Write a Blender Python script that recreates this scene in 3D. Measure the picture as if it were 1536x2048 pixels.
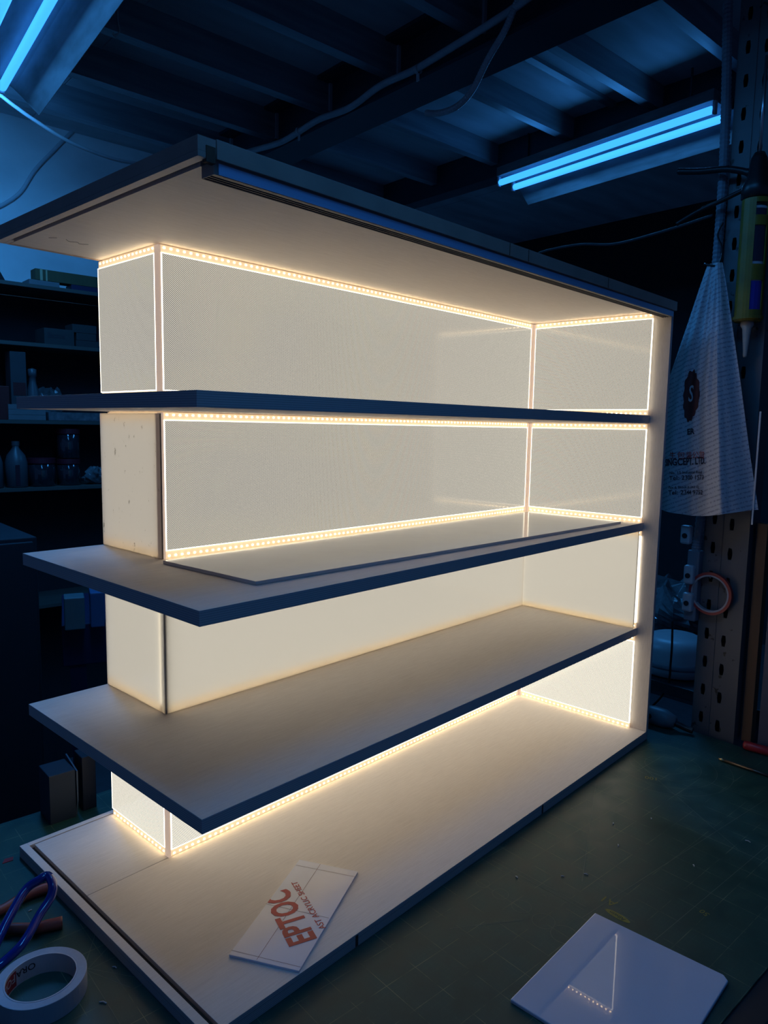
import bpy, bmesh, math, random
from mathutils import Vector, Matrix
random.seed(7)
for o in list(bpy.data.objects):
    bpy.data.objects.remove(o, do_unlink=True)
scene = bpy.context.scene
COL = scene.collection
MM = 0.001

# ------------------------------------------------------------------ camera (all sizes below in millimetres)
CAM = Vector((-563.19, -967.26, 677.24)); YAW, PITCH, ROLL, FPX = 0.82374, -0.11624, 0.01766, 1458.46
_f = Vector((math.sin(YAW)*math.cos(PITCH), math.cos(YAW)*math.cos(PITCH), math.sin(PITCH)))
_r = Vector((math.cos(YAW), -math.sin(YAW), 0)); _u = _r.cross(_f)
_R = _r*math.cos(ROLL) + _u*math.sin(ROLL); _U = -_r*math.sin(ROLL) + _u*math.cos(ROLL)
cd = bpy.data.cameras.new('camera'); cam = bpy.data.objects.new('camera', cd); COL.objects.link(cam)
cd.sensor_fit = 'HORIZONTAL'; cd.sensor_width = 36.0; cd.lens = 36.0*FPX/1536.0
cd.clip_start = 0.02; cd.clip_end = 60
m3 = Matrix((_R, _U, -_f)).transposed()
cam.matrix_world = Matrix.Translation(CAM*MM) @ m3.to_4x4()
scene.camera = cam

# ------------------------------------------------------------------ world and exposure
w = bpy.data.worlds.new('workshop_air'); scene.world = w; w.use_nodes = True
w.node_tree.nodes['Background'].inputs[0].default_value = (0.12, 0.28, 0.85, 1)
w.node_tree.nodes['Background'].inputs[1].default_value = 0.095
vs = scene.view_settings
vs.view_transform = 'Standard'; vs.look = 'None'; vs.gamma = 1.0; vs.exposure = 0.14; vs.use_curve_mapping = False
scene.cycles.max_bounces = 7; scene.cycles.diffuse_bounces = 5; scene.cycles.glossy_bounces = 3
scene.cycles.transmission_bounces = 4; scene.cycles.transparent_max_bounces = 4
scene.cycles.use_light_tree = False; scene.cycles.use_adaptive_sampling = True; scene.cycles.adaptive_threshold = 0.04
scene.cycles.sample_clamp_indirect = 6.0
scene.cycles.caustics_reflective = False; scene.cycles.caustics_refractive = False
TUBE_BLUE = (0.05, 0.36, 1.0)
LAMP_W = 4.2
PANEL = 0.92          # light guide panel level
LED = 12.0           # single diode level

# ------------------------------------------------------------------ frames: cabinet axes = world axes, the room is turned a little
RA = math.radians(-5.5)
RX = Vector((math.cos(RA), math.sin(RA), 0)); RY = Vector((-math.sin(RA), math.cos(RA), 0))
def room(rx, ry, z=0.0): return RX*rx + RY*ry + Vector((0, 0, z))
def to_room(p): return Vector((p.dot(RX), p.dot(RY), p.z))
def _ray(px, py): return _f + _R*((px-768)/FPX) + _U*((1024-py)/FPX)
def on_z(px, py, z): d = _ray(px, py); return CAM + d*((z-CAM.z)/d.z)
def at(px, py, rx=None, ry=None, z=None):
    """room coordinates of the point seen at a pixel, on a given room plane"""
    d = to_room(_ray(px, py)); c = to_room(CAM)
    t = (rx-c.x)/d.x if rx is not None else ((ry-c.y)/d.y if ry is not None else (z-c.z)/d.z)
    return c + d*t

# ------------------------------------------------------------------ materials
MATS = {}
def mat(name, col, rough=0.55, spec=0.5, metal=0.0, emis=None, estr=0.0, var=0.12, nscale=(18, 18, 18), bump=0.0, alpha=1.0, trans=0.0, coat=0.0):
    if name in MATS: return MATS[name]
    m = bpy.data.materials.new(name); m.use_nodes = True; nt = m.node_tree; b = nt.nodes['Principled BSDF']
    tc = nt.nodes.new('ShaderNodeTexCoord'); mp = nt.nodes.new('ShaderNodeMapping'); nz = nt.nodes.new('ShaderNodeTexNoise')
    mp.inputs['Scale'].default_value = nscale; nz.inputs['Scale'].default_value = 1.0; nz.inputs['Detail'].default_value = 5
    nt.links.new(tc.outputs['Object'], mp.inputs['Vector']); nt.links.new(mp.outputs[0], nz.inputs['Vector'])
    rp = nt.nodes.new('ShaderNodeValToRGB'); nt.links.new(nz.outputs[0], rp.inputs[0])
    rp.color_ramp.elements[0].position = 0.3; rp.color_ramp.elements[1].position = 0.7
    rp.color_ramp.elements[0].color = (*[c*(1-var) for c in col], 1); rp.color_ramp.elements[1].color = (*[min(1, c*(1+var*0.6)) for c in col], 1)
    nt.links.new(rp.outputs[0], b.inputs['Base Color'])
    b.inputs['Roughness'].default_value = rough; b.inputs['Metallic'].default_value = metal
    b.inputs['Specular IOR Level'].default_value = spec; b.inputs['Alpha'].default_value = alpha
    b.inputs['Transmission Weight'].default_value = trans; b.inputs['Coat Weight'].default_value = coat
    if emis:
        b.inputs['Emission Color'].default_value = (*emis, 1); b.inputs['Emission Strength'].default_value = estr
    if bump:
        bp = nt.nodes.new('ShaderNodeBump'); bp.inputs['Strength'].default_value = bump; bp.inputs['Distance'].default_value = 0.001
        nt.links.new(nz.outputs[0], bp.inputs['Height']); nt.links.new(bp.outputs[0], b.inputs['Normal'])
    MATS[name] = m
    return m

def math_node(nt, op, a, b=None):
    n = nt.nodes.new('ShaderNodeMath'); n.operation = op
    for i, v in enumerate((a, b)):
        if v is None: continue
        if isinstance(v, (int, float)): n.inputs[i].default_value = v
        else: nt.links.new(v, n.inputs[i])
    return n.outputs[0]

def dot_panel_material(name, level, bay_tint=(1.0, 0.935, 0.80), floor=0.04):
    """edge lit light guide: a staggered grid of bright dots on clear acrylic"""
    m = bpy.data.materials.new(name); m.use_nodes = True; nt = m.node_tree; b = nt.nodes['Principled BSDF']
    tc = nt.nodes.new('ShaderNodeTexCoord'); sp = nt.nodes.new('ShaderNodeSeparateXYZ'); nt.links.new(tc.outputs['Object'], sp.inputs[0])
    u = math_node(nt, 'ADD', sp.outputs[0], sp.outputs[1]); k = 2*math.pi/0.0028
    cu = math_node(nt, 'COSINE', math_node(nt, 'MULTIPLY', u, k)); cv = math_node(nt, 'COSINE', math_node(nt, 'MULTIPLY', sp.outputs[2], k))
    s = math_node(nt, 'MULTIPLY', cu, cv)
    mr = nt.nodes.new('ShaderNodeMapRange'); mr.inputs[1].default_value = -0.10; mr.inputs[2].default_value = 0.36
    mr.inputs[3].default_value = floor; mr.inputs[4].default_value = 1.0; nt.links.new(s, mr.inputs[0])
    st = math_node(nt, 'MULTIPLY', mr.outputs[0], level)
    nt.links.new(st, b.inputs['Emission Strength']); b.inputs['Emission Color'].default_value = (*bay_tint, 1)
    b.inputs['Base Color'].default_value = (0.10, 0.11, 0.10, 1); b.inputs['Roughness'].default_value = 0.08
    b.inputs['Specular IOR Level'].default_value = 0.5
    return m

def ply_edge_material():
    m = bpy.data.materials.new('plywood_edge'); m.use_nodes = True; nt = m.node_tree; b = nt.nodes['Principled BSDF']
    tc = nt.nodes.new('ShaderNodeTexCoord'); sp = nt.nodes.new('ShaderNodeSeparateXYZ'); nt.links.new(tc.outputs['Object'], sp.inputs[0])
    nz = nt.nodes.new('ShaderNodeTexNoise'); nz.inputs['Scale'].default_value = 14; nt.links.new(tc.outputs['Object'], nz.inputs['Vector'])
    z = math_node(nt, 'ADD', sp.outputs[2], math_node(nt, 'MULTIPLY', nz.outputs[0], 0.0008))
    s = math_node(nt, 'SINE', math_node(nt, 'MULTIPLY', z, 2*math.pi/0.0026))
    rp = nt.nodes.new('ShaderNodeValToRGB'); nt.links.new(math_node(nt, 'ADD', math_node(nt, 'MULTIPLY', s, 0.5), 0.5), rp.inputs[0])
    rp.color_ramp.elements[0].color = (0.50, 0.47, 0.46, 1); rp.color_ramp.elements[1].color = (0.70, 0.67, 0.66, 1)
    nt.links.new(rp.outputs[0], b.inputs['Base Color']); b.inputs['Roughness'].default_value = 0.7
    return m

def veneer_material(name, lo, hi):
    m = bpy.data.materials.new(name); m.use_nodes = True; nt = m.node_tree; b = nt.nodes['Principled BSDF']
    tc = nt.nodes.new('ShaderNodeTexCoord'); mp = nt.nodes.new('ShaderNodeMapping'); mp.inputs['Scale'].default_value = (22, 420, 60)
    nt.links.new(tc.outputs['Object'], mp.inputs['Vector'])
    n1 = nt.nodes.new('ShaderNodeTexNoise'); n1.inputs['Scale'].default_value = 1.0; n1.inputs['Detail'].default_value = 4; n1.inputs['Roughness'].default_value = 0.7
    nt.links.new(mp.outputs[0], n1.inputs['Vector'])
    rp = nt.nodes.new('ShaderNodeValToRGB'); nt.links.new(n1.outputs[0], rp.inputs[0])
    rp.color_ramp.elements[0].position = 0.30; rp.color_ramp.elements[0].color = (*lo, 1)
    rp.color_ramp.elements[1].position = 0.62; rp.color_ramp.elements[1].color = (*hi, 1)
    nt.links.new(rp.outputs[0], b.inputs['Base Color']); b.inputs['Roughness'].default_value = 0.55; b.inputs['Specular IOR Level'].default_value = 0.35
    return m

def diffuser_material(name, col, marks=False):
    """opal acrylic: passes light from behind, scatters it, glossy face"""
    m = bpy.data.materials.new(name); m.use_nodes = True; nt = m.node_tree
    for n in list(nt.nodes): nt.nodes.remove(n)
    out = nt.nodes.new('ShaderNodeOutputMaterial'); tr = nt.nodes.new('ShaderNodeBsdfTranslucent'); df = nt.nodes.new('ShaderNodeBsdfDiffuse')
    gl = nt.nodes.new('ShaderNodeBsdfGlossy'); gl.inputs['Roughness'].default_value = 0.12
    m1 = nt.nodes.new('ShaderNodeMixShader'); m1.inputs[0].default_value = 0.08
    m2 = nt.nodes.new('ShaderNodeMixShader'); fr = nt.nodes.new('ShaderNodeFresnel'); fr.inputs[0].default_value = 1.45
    tr.inputs[0].default_value = (*col, 1); df.inputs[0].default_value = (0.78, 0.76, 0.73, 1)
    if marks:
        tc = nt.nodes.new('ShaderNodeTexCoord'); mp = nt.nodes.new('ShaderNodeMapping'); mp.inputs['Scale'].default_value = (1, 90, 42)
        n = nt.nodes.new('ShaderNodeTexNoise'); n.inputs['Scale'].default_value = 1.0; n.inputs['Detail'].default_value = 9; n.inputs['Roughness'].default_value = 0.75
        nt.links.new(tc.outputs['Object'], mp.inputs[0]); nt.links.new(mp.outputs[0], n.inputs['Vector'])
        rp = nt.nodes.new('ShaderNodeValToRGB'); rp.color_ramp.elements[0].position = 0.355; rp.color_ramp.elements[0].color = (0.28, 0.26, 0.22, 1)
        rp.color_ramp.elements[1].position = 0.375; rp.color_ramp.elements[1].color = (*col, 1); nt.links.new(n.outputs[0], rp.inputs[0])
        nt.links.new(rp.outputs[0], tr.inputs[0])
    nt.links.new(tr.outputs[0], m1.inputs[1]); nt.links.new(df.outputs[0], m1.inputs[2])
    nt.links.new(fr.outputs[0], m2.inputs[0]); nt.links.new(m1.outputs[0], m2.inputs[1]); nt.links.new(gl.outputs[0], m2.inputs[2])
    nt.links.new(m2.outputs[0], out.inputs[0])
    return m

def mat_grid_material():
    """green cutting mat: printed grid, scuffs"""
    m = bpy.data.materials.new('cutting_mat_green'); m.use_nodes = True; nt = m.node_tree; b = nt.nodes['Principled BSDF']
    tc = nt.nodes.new('ShaderNodeTexCoord'); sp = nt.nodes.new('ShaderNodeSeparateXYZ'); nt.links.new(tc.outputs['Object'], sp.inputs[0])
    def lines(pitch, width):
        o = []
        for ax in (0, 1):
            fr = math_node(nt, 'FRACT', math_node(nt, 'DIVIDE', math_node(nt, 'ADD', sp.outputs[ax], 10.0), pitch))
            o.append(math_node(nt, 'LESS_THAN', fr, width/pitch))
        return math_node(nt, 'MAXIMUM', o[0], o[1])
    nz = nt.nodes.new('ShaderNodeTexNoise'); nz.inputs['Scale'].default_value = 26; nz.inputs['Detail'].default_value = 8; nt.links.new(tc.outputs['Object'], nz.inputs['Vector'])
    wear = nt.nodes.new('ShaderNodeMapRange'); wear.inputs[1].default_value = 0.42; wear.inputs[2].default_value = 0.62; nt.links.new(nz.outputs[0], wear.inputs[0])
    big = math_node(nt, 'MULTIPLY', lines(0.05, 0.0008), 0.55); small = math_node(nt, 'MULTIPLY', lines(0.01, 0.00045), 0.07)
    ln = math_node(nt, 'MULTIPLY', math_node(nt, 'MAXIMUM', big, small), wear.outputs[0])
    base = nt.nodes.new('ShaderNodeValToRGB'); nt.links.new(nz.outputs[0], base.inputs[0])
    base.color_ramp.elements[0].position = 0.3; base.color_ramp.elements[0].color = (0.012, 0.060, 0.048, 1)
    base.color_ramp.elements[1].position = 0.75; base.color_ramp.elements[1].color = (0.022, 0.090, 0.070, 1)
    mx = nt.nodes.new('ShaderNodeMix'); mx.data_type = 'RGBA'; nt.links.new(ln, mx.inputs[0]); nt.links.new(base.outputs[0], mx.inputs[6])
    mx.inputs[7].default_value = (0.30, 0.36, 0.20, 1); nt.links.new(mx.outputs[2], b.inputs['Base Color'])
    rr = nt.nodes.new('ShaderNodeMapRange'); rr.inputs[3].default_value = 0.32; rr.inputs[4].default_value = 0.62; nt.links.new(nz.outputs[0], rr.inputs[0])
    nt.links.new(rr.outputs[0], b.inputs['Roughness']); b.inputs['Specular IOR Level'].default_value = 0.5
    return m

def bag_material():
    """white carrier bag printed all over with slanting lines of tiny lettering"""
    m = bpy.data.materials.new('printed_bag_film'); m.use_nodes = True; nt = m.node_tree; b = nt.nodes['Principled BSDF']
    uv = nt.nodes.new('ShaderNodeUVMap'); mp = nt.nodes.new('ShaderNodeMapping'); mp.inputs['Rotation'].default_value = (0, 0, math.radians(-24))
    nt.links.new(uv.outputs[0], mp.inputs[0]); sp = nt.nodes.new('ShaderNodeSeparateXYZ'); nt.links.new(mp.outputs[0], sp.inputs[0])
    s = math_node(nt, 'FRACT', math_node(nt, 'DIVIDE', sp.outputs[1], 0.0095))
    band = math_node(nt, 'LESS_THAN', s, 0.36)
    n = nt.nodes.new('ShaderNodeTexNoise'); n.inputs['Scale'].default_value = 1; n.inputs['Detail'].default_value = 3
    mp2 = nt.nodes.new('ShaderNodeMapping'); mp2.inputs['Scale'].default_value = (420, 160, 1); nt.links.new(mp.outputs[0], mp2.inputs[0]); nt.links.new(mp2.outputs[0], n.inputs['Vector'])
    ink = math_node(nt, 'MULTIPLY', band, math_node(nt, 'GREATER_THAN', n.outputs[0], 0.46))
    mx = nt.nodes.new('ShaderNodeMix'); mx.data_type = 'RGBA'; nt.links.new(math_node(nt, 'MULTIPLY', ink, 0.5), mx.inputs[0])
    mx.inputs[6].default_value = (0.52, 0.52, 0.54, 1); mx.inputs[7].default_value = (0.12, 0.10, 0.16, 1)
    nt.links.new(mx.outputs[2], b.inputs['Base Color']); b.inputs['Roughness'].default_value = 0.38
    return m

def chipped_paint(name, col, under=(0.03, 0.025, 0.02)):
    m = bpy.data.materials.new(name); m.use_nodes = True; nt = m.node_tree; b = nt.nodes['Principled BSDF']
    tc = nt.nodes.new('ShaderNodeTexCoord'); n = nt.nodes.new('ShaderNodeTexNoise'); n.inputs['Scale'].default_value = 34; n.inputs['Detail'].default_value = 7
    nt.links.new(tc.outputs['Object'], n.inputs['Vector'])
    rp = nt.nodes.new('ShaderNodeValToRGB'); rp.color_ramp.elements[0].position = 0.33; rp.color_ramp.elements[0].color = (*under, 1)
    rp.color_ramp.elements[1].position = 0.36; rp.color_ramp.elements[1].color = (*col, 1); nt.links.new(n.outputs[0], rp.inputs[0])
    nt.links.new(rp.outputs[0], b.inputs['Base Color']); b.inputs['Roughness'].default_value = 0.45
    return m

VENEER = veneer_material('washed_veneer', (0.76, 0.70, 0.64), (0.85, 0.79, 0.73)); VENEER_SHADED = veneer_material('shaded_side_veneer', (0.58, 0.53, 0.48), (0.66, 0.60, 0.55)); PLY = ply_edge_material()  # second veneer is a shaded copy of the first, darkened for the side wall
DOT = dot_panel_material('light_guide_dots', PANEL); DOT_LOW = dot_panel_material('light_guide_dots_lowest', PANEL*1.42, floor=0.22); DOT_BEHIND = mat('light_guide_behind_opal', (0.1, 0.11, 0.1), 0.3, emis=(1.0, 0.935, 0.80), estr=PANEL*1.75)
WHITEWOOD = mat('white_board', (0.62, 0.57, 0.52), 0.6, nscale=(12, 12, 60))
PINKWOOD = mat('raw_edging_strip', (0.62, 0.47, 0.38), 0.65, nscale=(60, 60, 8))
MARGIN = mat('bare_guide_margin', (0.5, 0.42, 0.36), 0.3, emis=(1.0, 0.74, 0.58), estr=0.36, nscale=(60, 60, 8))
DARKGROOVE = mat('raw_groove_wood', (0.10, 0.06, 0.038), 0.8, nscale=(9, 60, 60), var=0.3)
GREYLAM = mat('grey_laminate', (0.40, 0.34, 0.29), 0.5)
ALU = mat('painted_blue_reflection', (0.34, 0.62, 0.95), 0.3, nscale=(4, 200, 200))  # blue reflection on the metal track painted in as base colour
EDGE_GLOW = mat('light_guide_edge', (0.8, 0.8, 0.8), 0.2, emis=(1.0, 0.88, 0.66), estr=3.0)
TAPE = mat('led_tape', (0.72, 0.60, 0.46), 0.5, emis=(1.0, 0.72, 0.44), estr=0.55)
DIODE = mat('led_diode', (0.9, 0.8, 0.6), 0.4, emis=(1.0, 0.76, 0.42), estr=LED)
OPAL = diffuser_material('opal_acrylic', (0.93, 0.92, 0.90))
OPAL_DIRTY = diffuser_material('scuffed_opal_acrylic', (0.86, 0.84, 0.82), True)
STEEL_DARK = mat('painted_steel_dark', (0.045, 0.055, 0.075), 0.5, nscale=(5, 5, 40))
STEEL_JOIST = mat('galvanised_joist', (0.30, 0.32, 0.36), 0.38, metal=0.3, nscale=(3, 40, 40), var=0.25)
CEIL = mat('ceiling_board', (0.55, 0.58, 0.62), 0.8, nscale=(2, 9, 9), var=0.25)
WALL = mat('plaster_wall', (0.90, 0.90, 0.90), 0.85, nscale=(2.2, 2.2, 3), var=0.22)
FLOOR = mat('concrete_floor', (0.10, 0.10, 0.11), 0.8)
TUBE = mat('fluorescent_glass', (0.8, 0.85, 0.9), 0.3, emis=(0.030, 0.265, 1.0), estr=1.9, var=0.02)
REFL = mat('enamel_reflector', (0.19, 0.20, 0.21), 0.45, nscale=(30, 6, 30), var=0.4)
WHITEPL = mat('white_plastic', (0.55, 0.56, 0.58), 0.35); DIMWHITE = mat('shaded_white_plastic', (0.075, 0.08, 0.09), 0.4)  # second white plastic has the dim rack's shade put into its colour
BLACKPL = mat('black_plastic', (0.012, 0.012, 0.014), 0.35)
REDPL = mat('red_plastic', (0.42, 0.03, 0.035), 0.35)
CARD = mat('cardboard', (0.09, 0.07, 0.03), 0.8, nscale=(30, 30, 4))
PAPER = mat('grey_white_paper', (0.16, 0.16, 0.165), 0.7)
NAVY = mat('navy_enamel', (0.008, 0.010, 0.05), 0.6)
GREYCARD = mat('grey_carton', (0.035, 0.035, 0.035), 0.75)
FILM = mat('clear_film', (0.13, 0.14, 0.15), 0.2, spec=0.8, bump=0.5, nscale=(40, 40, 40), var=0.4)
MATGREEN = mat_grid_material(); BAGFILM = bag_material(); POSTPAINT = chipped_paint('chipped_post_paint', (0.12, 0.115, 0.12))
INK_RED = mat('red_print', (0.55, 0.05, 0.035), 0.5); INK_DARK = mat('dark_print', (0.03, 0.02, 0.03), 0.5); INK_YELLOW = mat('yellow_print', (0.30, 0.27, 0.05), 0.6)
INK_PALE = mat('pale_print', (0.15, 0.21, 0.16), 0.6)

# ------------------------------------------------------------------ mesh builder
class MB:
    def __init__(s): s.v = []; s.f = []; s.m = []; s.uv = None
    def add(s, vs, fs, mi=0):
        b = len(s.v); s.v += [Vector(x) for x in vs]
        for q in fs: s.f.append([b+i for i in q]); s.m.append(mi)
        return s
    def box(s, x0, x1, y0, y1, z0, z1, mi=0, side=None):
        vs = [(x0, y0, z0), (x1, y0, z0), (x1, y1, z0), (x0, y1, z0), (x0, y0, z1), (x1, y0, z1), (x1, y1, z1), (x0, y1, z1)]
        s.add(vs, [(0, 3, 2, 1), (4, 5, 6, 7)], mi)
        b = len(s.v)-8; sm = mi if side is None else side
        for q in ((0, 1, 5, 4), (1, 2, 6, 5), (2, 3, 7, 6), (3, 0, 4, 7)): s.f.append([b+i for i in q]); s.m.append(sm)
        return s
    def prism(s, poly, z0, z1, mi=0):
        n = len(poly); vs = [(x, y, z0) for x, y in poly] + [(x, y, z1) for x, y in poly]
        return s.add(vs, [tuple(range(n-1, -1, -1)), tuple(range(n, 2*n))] + [(i, (i+1) % n, n+(i+1) % n, n+i) for i in range(n)], mi)
    def extrude(s, poly3, d, mi=0):
        n = len(poly3); d = Vector(d); vs = [Vector(p) for p in poly3] + [Vector(p)+d for p in poly3]
        return s.add(vs, [tuple(range(n-1, -1, -1)), tuple(range(n, 2*n))] + [(i, (i+1) % n, n+(i+1) % n, n+i) for i in range(n)], mi)
    def lathe(s, prof, n=32, c=(0, 0, 0), mi=0, axis='z', closed=False):
        vs = []; P = len(prof)
        for r, h in prof:
            for k in range(n):
                a = 2*math.pi*k/n; x, y = r*math.cos(a), r*math.sin(a)
                p = (x, y, h) if axis == 'z' else ((h, x, y) if axis == 'x' else (x, h, y))
                vs.append(Vector(p)+Vector(c))
        fs = []
        for i in range(P if closed else P-1):
            j = (i+1) % P
            for k in range(n): fs.append((i*n+k, i*n+(k+1) % n, j*n+(k+1) % n, j*n+k))
        if not closed:
            if prof[0][0] > 1e-6: fs.append(tuple(range(n-1, -1, -1)))
            if prof[-1][0] > 1e-6: fs.append(tuple((P-1)*n+k for k in range(n)))
        return s.add(vs, fs, mi)
    def tube(s, pts, r, n=10, mi=0, cap=True):
        pts = [Vector(p) for p in pts]; N = len(pts); rs = r if isinstance(r, (list, tuple)) else [r]*N
        t0 = (pts[1]-pts[0]).normalized(); a = Vector((0, 0, 1)) if abs(t0.z) < 0.9 else Vector((1, 0, 0))
        nv = t0.cross(a).normalized(); vs = []
        for i in range(N):
            t = (pts[min(i+1, N-1)]-pts[max(i-1, 0)]).normalized(); nv = (nv - t*nv.dot(t)).normalized(); bv = t.cross(nv)
            for k in range(n):
                q = 2*math.pi*k/n; vs.append(pts[i] + (nv*math.cos(q)+bv*math.sin(q))*rs[i])
        fs = [(i*n+k, i*n+(k+1) % n, (i+1)*n+(k+1) % n, (i+1)*n+k) for i in range(N-1) for k in range(n)]
        if cap: fs += [tuple(range(n-1, -1, -1)), tuple((N-1)*n+k for k in range(n))]
        return s.add(vs, fs, mi)
    def build(s, name, mats, parent=None, loc=(0, 0, 0), rot=0.0, smooth=False, bevel=0.0, subsurf=0):
        me = bpy.data.meshes.new(name); me.from_pydata([tuple(p*MM) for p in s.v], [], s.f)
        for m_ in (mats if isinstance(mats, (list, tuple)) else [mats]): me.materials.append(m_)
        for p, i in zip(me.polygons, s.m): p.material_index = i; p.use_smooth = smooth
        if s.uv:
            l = me.uv_layers.new(name='UVMap')
            for lp in me.loops: l.data[lp.index].uv = s.uv[lp.vertex_index]
        me.validate(); me.update()
        o = bpy.data.objects.new(name, me); COL.objects.link(o)
        o.location = Vector(loc)*MM; o.rotation_euler = (0, 0, rot)
        if parent: o.parent = parent
        if bevel:
            b = o.modifiers.new('bevel', 'BEVEL'); b.width = bevel*MM; b.segments = 2; b.limit_method = 'ANGLE'
        if subsurf:
            q = o.modifiers.new('smooth', 'SUBSURF'); q.levels = q.render_levels = subsurf
        return o

def tag(o, label, cat, group=None):
    o['label'] = label; o['category'] = cat
    if group: o['group'] = group
    return o
def struct(o): o['kind'] = 'structure'; return o
def thing(name, label, cat, loc=(0, 0, 0), rot=0.0, group=None):
    o = bpy.data.objects.new(name, None); COL.objects.link(o); o.empty_display_size = 0.05
    o.location = Vector(loc)*MM; o.rotation_euler = (0, 0, rot)
    return tag(o, label, cat, group)
def smooth_path(pts, sub=8):
    P = [Vector(p) for p in pts]; out = []
    for i in range(len(P)-1):
        a, b, c, d = P[max(i-1, 0)], P[i], P[i+1], P[min(i+2, len(P)-1)]
        for k in range(sub):
            t = k/sub; out.append(0.5*((2*b)+(-a+c)*t+(2*a-5*b+4*c-d)*t*t+(-a+3*b-3*c+d)*t**3))
    out.append(P[-1]); return out
def glyphs(text, bold=0.0):
    cu = bpy.data.curves.new('t', 'FONT'); cu.body = text; cu.size = 1.0; cu.offset = bold; cu.resolution_u = 3
    ob = bpy.data.objects.new('t', cu); COL.objects.link(ob)
    dg = bpy.context.evaluated_depsgraph_get(); me = bpy.data.meshes.new_from_object(ob.evaluated_get(dg))
    v = [(q.co.x, q.co.y) for q in me.vertices]; f = [list(p.vertices) for p in me.polygons]
    bpy.data.objects.remove(ob); bpy.data.meshes.remove(me); bpy.data.curves.remove(cu)
    x0 = min(q[0] for q in v); x1 = max(q[0] for q in v)
    return [(x-x0, y) for x, y in v], f, x1-x0
def flat_text(text, p0, p1, parent, material, name='printed_text', lift=0.25, hscale=1.0, bold=0.0, clip=None):
    """lettering on a level surface, baseline from p0 to p1, in the parent's own axes"""
    v, f, wd = glyphs(text, bold); p0 = Vector(p0); p1 = Vector(p1); ex = (p1-p0); L = ex.length; ex /= L; ey = Vector((-ex.y, ex.x, 0)); k = L/wd
    mb = MB(); mb.add([p0 + ex*(x*k) + ey*(y*k*hscale) + Vector((0, 0, lift)) for x, y in v], f)
    o = mb.build(name, material, parent)
    if clip:
        bm = bmesh.new(); bm.from_mesh(o.data)
        bmesh.ops.bisect_plane(bm, geom=bm.verts[:]+bm.edges[:]+bm.faces[:], plane_co=Vector(clip[0])*MM, plane_no=clip[1], clear_outer=True)
        bm.to_mesh(o.data); bm.free()
    return o
def copy_tree(o, parent=None):
    c = o.copy(); COL.objects.link(c)
    if parent: c.parent = parent
    for ch in list(o.children): copy_tree(ch, c)
    return c

# ================================================================== THE SETTING
TZ = -18.85          # top of the cutting mat
FZ = -900.0
CZ = 1935.0          # underside of ceiling boards
WY = 2420.0          # back wall plane (room y)
struct(MB().box(-2600, 3700, -3200, WY+120, FZ-60, FZ).build('floor', FLOOR, rot=RA))
struct(MB().box(-2600, 3700, WY, WY+120, FZ, CZ+60).build('wall_back', WALL, rot=RA))
struct(MB().box(3600, 3700, -3200, WY, FZ, CZ+60).build('wall_right', mat('dark_wall', (0.02, 0.02, 0.024), 0.9), rot=RA))
ceil = bpy.data.objects.new('ceiling', None); COL.objects.link(ceil); ceil.rotation_euler = (0, 0, RA); struct(ceil)
for i in range(6):
    for j in range(3):
        x0 = -2600+i*1050; y0 = -3200+j*1875
        MB().box(x0+2, x0+1047, y0+2, y0+1872, CZ, CZ+18).build('ceiling_panel', CEIL, ceil)
def c_channel(x0, x1, y, zb, zt, w=42, t=3.5, lip=12):
    mb = MB(); mb.box(x0, x1, y, y+t, zb, zt); mb.box(x0, x1, y+t, y+w, zb, zb+t); mb.box(x0, x1, y+t, y+w, zt-t, zt); mb.box(x0, x1, y+w-t, y+w, zb+t, zb+lip)
    return mb
for y in (-1700, -1330, -960, -590, -220, 150, 515, 884, 1254, 1609, 1970):
    c_channel(-2600, 1252, y, 1828, CZ-1).build('joist', STEEL_JOIST, ceil)
    MB().box(1246, 1258, y-8, y, 1828, CZ-1).build('joist_bracket', WHITEPL, ceil)
for y in (-1500, -1080, -680, -280, 95, 435, 817, 1211, 1590, 1980):
    c_channel(1275, 2160, y, 1850, CZ-1, 36).build('joist', STEEL_JOIST, ceil)
MB().box(1340, 2160, 625, 655, CZ-14, CZ).build('batten', STEEL_JOIST, ceil)
ib = MB(); ib.box(1195, 1335, -3200, WY, 1750, 1762); ib.box(1258, 1272, -3200, WY, 1762, CZ-12); ib.box(1195, 1335, -3200, WY, CZ-12, CZ)
ib.build('main_beam', STEEL_DARK, ceil)
ib = MB(); ib.box(2165, 2245, -3200, WY, 1800, CZ); ib.build('cross_beam', STEEL_DARK, ceil)

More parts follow.
